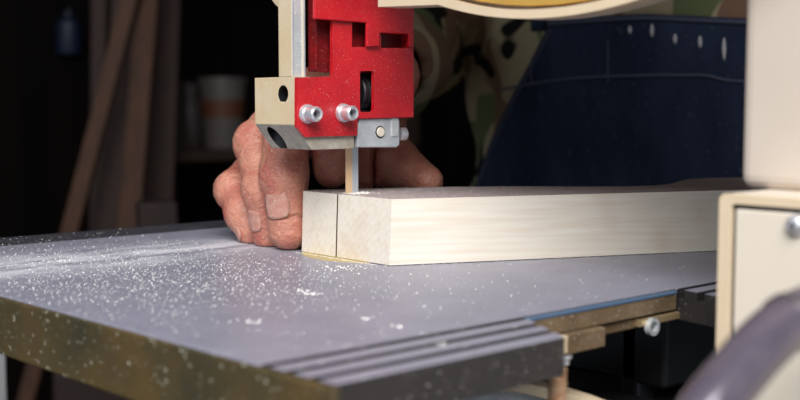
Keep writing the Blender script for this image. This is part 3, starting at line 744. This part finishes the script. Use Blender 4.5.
# ---- jacket, trousers, boots
def fold(X, Y, Z): return .006 * np.sin(Z * 38 + 3 * np.sin(Y * 14)) * np.sin(Y * 22 + X * 9) + .003 * np.sin(Z * 90 + Y * 50 + X * 40)
def jacket(X, Y, Z):
    q = np.sqrt(((X - BCX) / .160) ** 2 + ((Y - BCY) / .248) ** 2)
    tor = (q - 1) * .16
    tor = np.maximum(tor, Z - .33); tor = np.maximum(tor, -.24 - Z)
    o = smin(tor, ell(X, Y, Z, (BCX, BCY, .33), (.125, .215, .115)), .06)
    o = smin(o, cone(X, Y, Z, SR, ELR, .066, .056), .03); o = smin(o, cone(X, Y, Z, ELR, (.520, .612, .100), .057, .040), .02)
    o = smin(o, cone(X, Y, Z, SL, ELL, .066, .056), .03); o = smin(o, cone(X, Y, Z, ELL, (.790, .322, .112), .055, .044), .02)
    o = smin(o, cone(X, Y, Z, (BCX + .01, BCY, .40), (HC[0] + .035, BCY, .505), .075, .068), .03)
    o = o + fold(X, Y, Z)
    o = np.maximum(o, -(cone(X, Y, Z, (BCX, BCY, .44), (HC[0] + .028, BCY, .60), .060, .064)))   # collar opening
    # cuffs hollowed
    o = np.maximum(o, -cone(X, Y, Z, (.55, .642, .107), (.47, .562, .090), .032, .035))
    o = np.maximum(o, -cone(X, Y, Z, (.80, .320, .114), (.745, .336, .100), .034, .037))
    return o
Pn(link('jacket', mesh_sdf('jacket', jacket, (.50, .20, -.26), (1.06, .88, .54), .0065, None), M['camo'], smooth=True))['label'] = 'camouflage jacket'
def trous(X, Y, Z):
    o = np.maximum(ell(X, Y, Z, (BCX, BCY, -.14), (.135, .195, .17)), Z + .05)
    for s in (-1, 1):
        o = smin(o, cone(X, Y, Z, (BCX, BCY + s * .10, -.20), (BCX - .005, BCY + s * .125, -.52), .102, .080), .04)
        o = smin(o, cone(X, Y, Z, (BCX - .005, BCY + s * .125, -.52), (BCX + .02, BCY + s * .13, -.90), .080, .070), .02)
    o = np.maximum(o, -.93 - Z)
    return o + .7 * fold(X, Y, Z)
Pn(link('trousers', mesh_sdf('trousers', trous, (.68, .28, -.96), (1.02, .82, .02), .009, None), M['trousers'], smooth=True))
for s in (-1, 1):
    def bootf(X, Y, Z, s=s):
        yy = BCY + s * .135
        o = smin(cone(X, Y, Z, (BCX + .03, yy, -.955), (BCX - .15, yy + s * .03, -.968), .046, .040), cone(X, Y, Z, (BCX + .02, yy, -.95), (BCX + .02, yy, -.86), .048, .050), .03)
        return np.maximum(o, FZ + .001 - Z)
    Pn(link('boot', mesh_sdf('boot', bootf, (.62, BCY + s * .135 - .10, -1.01), (.96, BCY + s * .135 + .12, -.78), .007, None), M['boot'], smooth=True))
# ---- apron: cloth shell over the jacket front
def apt(y, z, off):
    a, b_ = .163 + off, .251 + off
    t = max(-1, min(1, (y - BCY) / b_)); x = BCX - a * math.sqrt(max(0, 1 - t * t))
    fl = max(0, -z) * .06
    w = .0045 * math.sin(y * 38 + z * 9 + 2 * math.sin(z * 11)) + .003 * math.sin(z * 33 + y * 30)
    return Vector((x - fl + w, y, z))
def edge_l(z):
    pts = [(-.60, .745), (-.1, .735), (0, .708), (.05, .668), (.08, .641), (.108, .615), (.137, .590), (.30, .570)]
    for (z0, y0), (z1, y1) in zip(pts, pts[1:]):
        if z <= z1: return y0 + (y1 - y0) * (z - z0) / (z1 - z0)
    return pts[-1][1]
def hem_z(y): return .1425 if y > .5 else .1425 - (.5 - y) * .09
bm = bmesh.new(); G = []
NU, NV = 70, 90
for j in range(NV + 1):
    t = j / NV; row = []
    for i in range(NU + 1):
        u = i / NU
        zt = -.58 + (.1425 + .58) * t
        yl = edge_l(zt); y = yl + (.325 - yl) * u
        z = -.58 + (hem_z(y) + .58) * t
        row.append(bm.verts.new(apt(y, z, .0115)))
    G.append(row)
for j in range(NV):
    for i in range(NU): bm.faces.new((G[j][i], G[j][i + 1], G[j + 1][i + 1], G[j + 1][i]))
ap = from_bm('apron', bm, M['denim'], smooth=True)
so = ap.modifiers.new('s', 'SOLIDIFY'); so.thickness = .0022; so.offset = 0
Pn(ap)['label'] = 'dark blue denim apron with pale stitching'
def seam(pts, r, m, nm='stitched_seam'):
    keep(tube(nm, smooth_path([apt(y, z, .0130) - Vector((.0, 0, 0)) for y, z in pts], 6), r, m, n=8), ap)
seam([(y, hem_z(y) - .003) for y in np.linspace(.588, .33, 22)], .0016, M['seam'])
seam([(y, .098 - .012 * ((.5 - y) / .18) ** 2 - (.003 if y < .45 else 0)) for y in np.linspace(.650, .33, 22)], .0011, M['seam'])
seam([(edge_l(z) - .006, z) for z in np.linspace(-.2, .135, 16)], .0012, M['seam'])
# ties running up from the bib
for y0, y1 in ((.600, .585), (.345, .46)):
    pts = [apt(y0, .135, .012), apt(y0, .20, .012), Vector((BCX - .150, (y0 + y1) / 2, .30)), Vector((BCX - .125, y1, .40)), Vector((BCX - .03, y1, .462))]
    keep(tube('apron_strap', smooth_path(pts, 6), .007, M['denim'], n=8), ap)
for px, y0, y1 in ((531, 62, 84), (608, 40, 84), (630, 26, 34), (652, 24, 37), (675, 34, 44), (700, 36, 48), (724, 38, 60)):
    pp = []
    for k in range(5):
        py = y0 + (y1 - y0) * k / 4
        # where this line of sight meets the apron
        lo_, hi_ = .6, 1.2
        v = FW + RT * ((px - 400) / FPX) + UP * ((200 - py) / FPX)
        best = min((abs((Vector((0, 0, CAMZ)) + v * d).x - apt((v * d).y, CAMZ + v.z * d, .0132).x), d) for d in np.linspace(.72, 1.05, 400) if abs((v * d).y - BCY) < .24)
        pp.append(Vector((0, 0, CAMZ)) + v * best[1])
    dim = px in (531, 608)
    keep(tube('stitch', pp, .0008 if dim else [.0006, .0012, .0016, .0012, .0006], M['seam'] if dim else M['thread'], n=8), ap)

# ================================================================= BACKGROUND OF THE WORKSHOP
def D(px, d): v = at(px, 106, d); return v.x, v.y
# shelf board with things on it
rack = thing('storage_shelf', 'dark wooden shelf against the far workshop wall, half in shadow', 'shelf', (1.02, 2.22, FZ))
dirx = RT
def obox(name, cx, cy, w, dpt, z0, z1, m, parent=None, ang=0, lean=0, **k):
    bm = bmesh.new(); b_box(bm, (-w / 2, -dpt / 2, 0), (w / 2, dpt / 2, z1 - z0))
    o = from_bm(name, bm, m, **k)
    Mx = Matrix.Translation((cx, cy, z0)) @ Matrix.Rotation(ang, 4, 'Z') @ Matrix.Rotation(lean, 4, 'Y')
    o.data.transform(Mx)
    if parent: keep(o, parent)
    return o
sx0, sx1, sy0, sy1 = 1.20, 1.95, 2.12, 2.42
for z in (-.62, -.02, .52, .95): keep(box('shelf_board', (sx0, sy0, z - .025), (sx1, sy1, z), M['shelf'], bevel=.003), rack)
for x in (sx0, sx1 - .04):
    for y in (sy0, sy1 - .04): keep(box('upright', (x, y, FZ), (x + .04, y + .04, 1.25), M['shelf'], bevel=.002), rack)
def onto_shelf(px, y=2.22):
    v = at(px, 106, 1); k = y / v.y; return v.x * k
# white tin with an orange label
x = onto_shelf(222)
tin = thing('paint_tin', 'dull white tapered tin with a rust orange label on the shelf', 'tin', (x, 2.22, -.02))
keep(lathe('tin_body', [(0, 0), (.042, 0), (.043, .004), (.055, .150), (.058, .152), (.058, .160), (.050, .160), (.046, .152), (0, .152)], M['tin'], c=(x, 2.22, -.02)), tin)
keep(lathe('tin_label', [(.0462, .045), (.0520, .110), (.0512, .110), (.0455, .045)], M['tinlabel'], c=(x, 2.22, -.02)), tin)
x = onto_shelf(187)
j = tag(lathe('glass_jar', [(0, 0), (.030, 0), (.033, .004), (.033, .10), (.025, .115), (.025, .130), (.030, .130), (.030, .145), (0, .145)], M['glassy'], c=(x, 2.22, -.02)), 'greyish lidded jar left of the white tin on the shelf', 'jar')
x = onto_shelf(165)
tag(box('storage_box', (x - .03, 2.17, -.02), (x + .03, 2.30, .13), M['redbox'], bevel=.003), 'brown cardboard box at the left end of the shelf beside the jar', 'box')
x = onto_shelf(200)
tag(box('wooden_block', (x - .14, 2.15, .52), (x + .02, 2.33, .62), M['plank2'], bevel=.003), 'dark wooden block on the upper shelf above the tin', 'wooden block')
# crate and offcuts low down
tag(obox('crate', *D(155, 1.70), .30, .22, FZ, -.30, M['redbox'], ang=-.5, bevel=.006), 'reddish brown crate standing on the floor under the shelf', 'crate')
b = bmesh.new()
o = obox('offcut', *D(130, 1.72), .22, .03, -.30, -.262, M['plank'], ang=-.6, bevel=.003)
tag(o, 'flat reddish wood offcut lying on top of the brown crate', 'offcut')
o = obox('wood_beam', *D(176, 1.50), .05, .05, FZ, -.05, M['redbox'], ang=-.4, lean=-.03, bevel=.003)
tag(o, 'short reddish brown beam standing upright in front of the crate', 'beam')
# leaning planks
def plank(pxb, pyb, pxt, pyt, d, w, m, label):
    a = at(pxb, pyb, d); t = at(pxt, pyt, d + .02)
    dv = (t - a) / (t.z - a.z)
    p0 = a + dv * (FZ - a.z); p1 = a + dv * (1.15 - a.z)
    bm = bmesh.new(); s = RT * w / 2; f = Vector((FW.x, FW.y, 0)).normalized() * .012
    vs = [bm.verts.new(p + i * s + jj * f) for p in (p0, p1) for i, jj in ((-1, -1), (1, -1), (1, 1), (-1, 1))]
    for q in ((3, 2, 1, 0), (4, 5, 6, 7), (0, 1, 5, 4), (1, 2, 6, 5), (2, 3, 7, 6), (3, 0, 4, 7)): bm.faces.new([vs[i] for i in q])
    return tag(from_bm('plank', bm, m, bevel=.002), label, 'plank', 'planks leaning against the workshop wall')
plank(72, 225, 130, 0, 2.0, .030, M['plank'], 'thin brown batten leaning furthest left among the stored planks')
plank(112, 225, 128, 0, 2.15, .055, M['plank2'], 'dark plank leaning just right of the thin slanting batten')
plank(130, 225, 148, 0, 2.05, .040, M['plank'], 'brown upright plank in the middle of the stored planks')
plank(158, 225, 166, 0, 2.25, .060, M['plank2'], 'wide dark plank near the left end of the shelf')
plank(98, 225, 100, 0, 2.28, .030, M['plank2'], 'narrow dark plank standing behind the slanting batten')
x_, y_ = D(76, 2.3)
hk = thing('plastic_can', 'small dark blue plastic can hanging on the wall at upper left', 'can', (x_, 2.55, .20))
vx = at(76, 106, 1); k = 2.54 / vx.y; xx = vx.x * k
keep(lathe('can_body', [(0, 0), (.028, 0), (.030, .004), (.030, .075), (.012, .09), (.012, .10), (0, .10)], M['blue'], c=(xx, 2.570, .20)), hk)
keep(tube('can_hook', [(xx, 2.565, .295), (xx, 2.565, .315), (xx, 2.60, .315)], .003, M['dark_steel'], n=8), hk)
# trestle at far left under the table
tr = thing('steel_trestle', 'light grey steel trestle leg below the table at the left edge', 'trestle', (*D(-40, 1.0), FZ))
p = at(-18, 200, .95); q = at(-160, 200, .95)
keep(box('leg', (p.x - .012, p.y - .012, FZ), (p.x + .012, p.y + .012, -.13), M['greypost'], bevel=.002), tr)
keep(box('leg', (q.x - .012, q.y - .012, FZ), (q.x + .012, q.y + .012, -.13), M['greypost'], bevel=.002), tr)
dd = (q - p); bm = bmesh.new(); b_tube(bm, [Vector((p.x, p.y, -.13)), Vector((q.x, q.y, -.13))], .018, 4)
keep(from_bm('top_beam', bm, M['greypost']), tr)

# ================================================================= SAWDUST
verts = []; faces = []
bpoly = [Vector(p) for p in botp]
def inside(x, y):
    c = False; n = len(bpoly); j = n - 1
    for i in range(n):
        a, b_ = bpoly[i], bpoly[j]
        if (a.y > y) != (b_.y > y) and x < (b_.x - a.x) * (y - a.y) / (b_.y - a.y) + a.x: c = not c
        j = i
    return c
def chip(x, y, z, s):
    k = len(verts); q = [Vector((random.gauss(0, 1), random.gauss(0, 1), random.gauss(0, .5))).normalized() for _ in range(4)]
    sx_ = random.uniform(.6, 1.5)
    base = [(-.5, -.4, 0), (.6, -.3, .05), (.1, .6, 0), (0, 0, .8), (0, .1, -.02)]
    a = random.uniform(0, 6.28); ca, sa = math.cos(a), math.sin(a)
    for bx_, by_, bz_ in base:
        X_, Y_ = bx_ * sx_, by_
        verts.append((x + s * (X_ * ca - Y_ * sa), y + s * (X_ * sa + Y_ * ca), z + s * bz_))
    faces.extend([(k, k + 1, k + 3), (k + 1, k + 2, k + 3), (k + 2, k, k + 3), (k, k + 2, k + 1)])
def on_table(x, y): return x > .1866 - (y - YN) * .047 + .001 and x < .555 and YN + .001 < y < .637 and not (y < YE and .286 < x < .392)
cnt = 0
while cnt < 5200:
    x = random.gauss(.25, .055); y = random.gauss(.44, .075)
    if not on_table(x, y) or inside(x, y): continue
    if x > .335 and y > .47 : continue
    near = min(1, max(0, (y - .27) / .13))
    if random.random() > .10 + .9 * near: continue
    chip(x, y, 0, random.choice([.00016, .0002, .00025, .0003, .0004, .0005]) * random.uniform(.7, 1.2)); cnt += 1
cnt = 0
while cnt < 260:      # thin scatter over the rest
    x = random.uniform(.19, .55); y = random.uniform(.24, .63)
    if not on_table(x, y) or inside(x, y) or (x > .335 and y > .47): continue
    chip(x, y, 0, random.uniform(.0002, .0006)); cnt += 1
# clumps
for (px, py, n_, sp) in ((312, 294, 26, .0016), (300, 291, 14, .0018), (252, 322, 16, .0018), (365, 319, 8, .001), (400, 357 - 30, 8, .001), (505, 322, 6, .001), (440, 345, 10, .001), (345, 268, 60, .006), (60, 262, 14, .004)):
    v = at(px, py, 1) - Vector((0, 0, CAMZ)); kk = -CAMZ / v.z; c = v * kk
    for _ in range(n_):
        x, y = random.gauss(c.x, sp), random.gauss(c.y, sp)
        if on_table(x, y) and not inside(x, y): chip(x, y, 0, random.uniform(.0003, .0009))
# along the foot of the board
for _ in range(220):
    t = random.random(); x = .3469 + .17 * t; y = .405 - .0752 * t - abs(random.gauss(0, .0012)) - .0004
    if on_table(x, y): chip(x, y, 0, random.uniform(.0002, .0005))
for _ in range(160):
    chip(.3462 - abs(random.gauss(0, .0016)), random.uniform(.405, .470), .0004, random.uniform(.0002, .0005))
me = bpy.data.meshes.new('sawdust'); me.from_pydata(verts, [], faces); me.update()
sd_ = link('sawdust', me, M['sawdust']); sd_['kind'] = 'stuff'
tag(sd_, 'white sawdust chips scattered over the dark saw table top', 'sawdust')
# dust lying on top of the board
verts = []; faces = []
cnt = 0
while cnt < 500:
    x = random.uniform(.353, .52); y = random.uniform(.33, .475)
    if inside(x, y) and inside(x + .003, y + .003) and inside(x - .003, y - .003): chip(x, y, T, random.uniform(.0002, .0004)); cnt += 1
for _ in range(250):
    x, y = random.gauss(.362, .004), random.gauss(.4400, .003)
    if inside(x, y): chip(x, y, T, random.uniform(.0003, .0007))
me = bpy.data.meshes.new('sawdust_b'); me.from_pydata(verts, [], faces); me.update()
sd2 = link('sawdust', me, M['sawdust']); sd2['kind'] = 'stuff'
tag(sd2, 'fine sawdust lying on the board around the blade', 'sawdust')

# ================================================================= LIGHT AND CAMERA
sc = bpy.context.scene
w = bpy.data.worlds.new('daylight'); sc.world = w; w.use_nodes = True
bg = w.node_tree.nodes['Background']; bg.inputs['Color'].default_value = (.80, .90, 1.0, 1); bg.inputs['Strength'].default_value = .38
def area(name, loc, target, size, energy, col):
    l = bpy.data.lights.new(name, 'AREA'); l.shape = 'RECTANGLE'; l.size, l.size_y = size; l.energy = energy; l.color = col
    o = bpy.data.objects.new(name, l); C.objects.link(o); o.location = loc
    o.rotation_euler = (Vector(target) - Vector(loc)).to_track_quat('-Z', 'Y').to_euler(); return o
area('open_door_daylight', (-.48, -.46, 1.00), (.34, .38, 0), (1.0, .9), 39, (1.0, .98, .97))
cam = bpy.data.cameras.new('camera'); co = bpy.data.objects.new('camera', cam); C.objects.link(co); sc.camera = co
co.matrix_world = Matrix(((RT.x, UP.x, -FW.x, 0), (RT.y, UP.y, -FW.y, 0), (RT.z, UP.z, -FW.z, CAMZ), (0, 0, 0, 1)))
cam.sensor_width = 36; cam.lens = 36 * FPX / 800; cam.clip_start = .01; cam.clip_end = 50
cam.dof.use_dof = True; cam.dof.focus_distance = .555; cam.dof.aperture_fstop = 9
sc.view_settings.view_transform = 'Standard'; sc.view_settings.look = 'None'; sc.view_settings.gamma = 1; sc.view_settings.exposure = 0
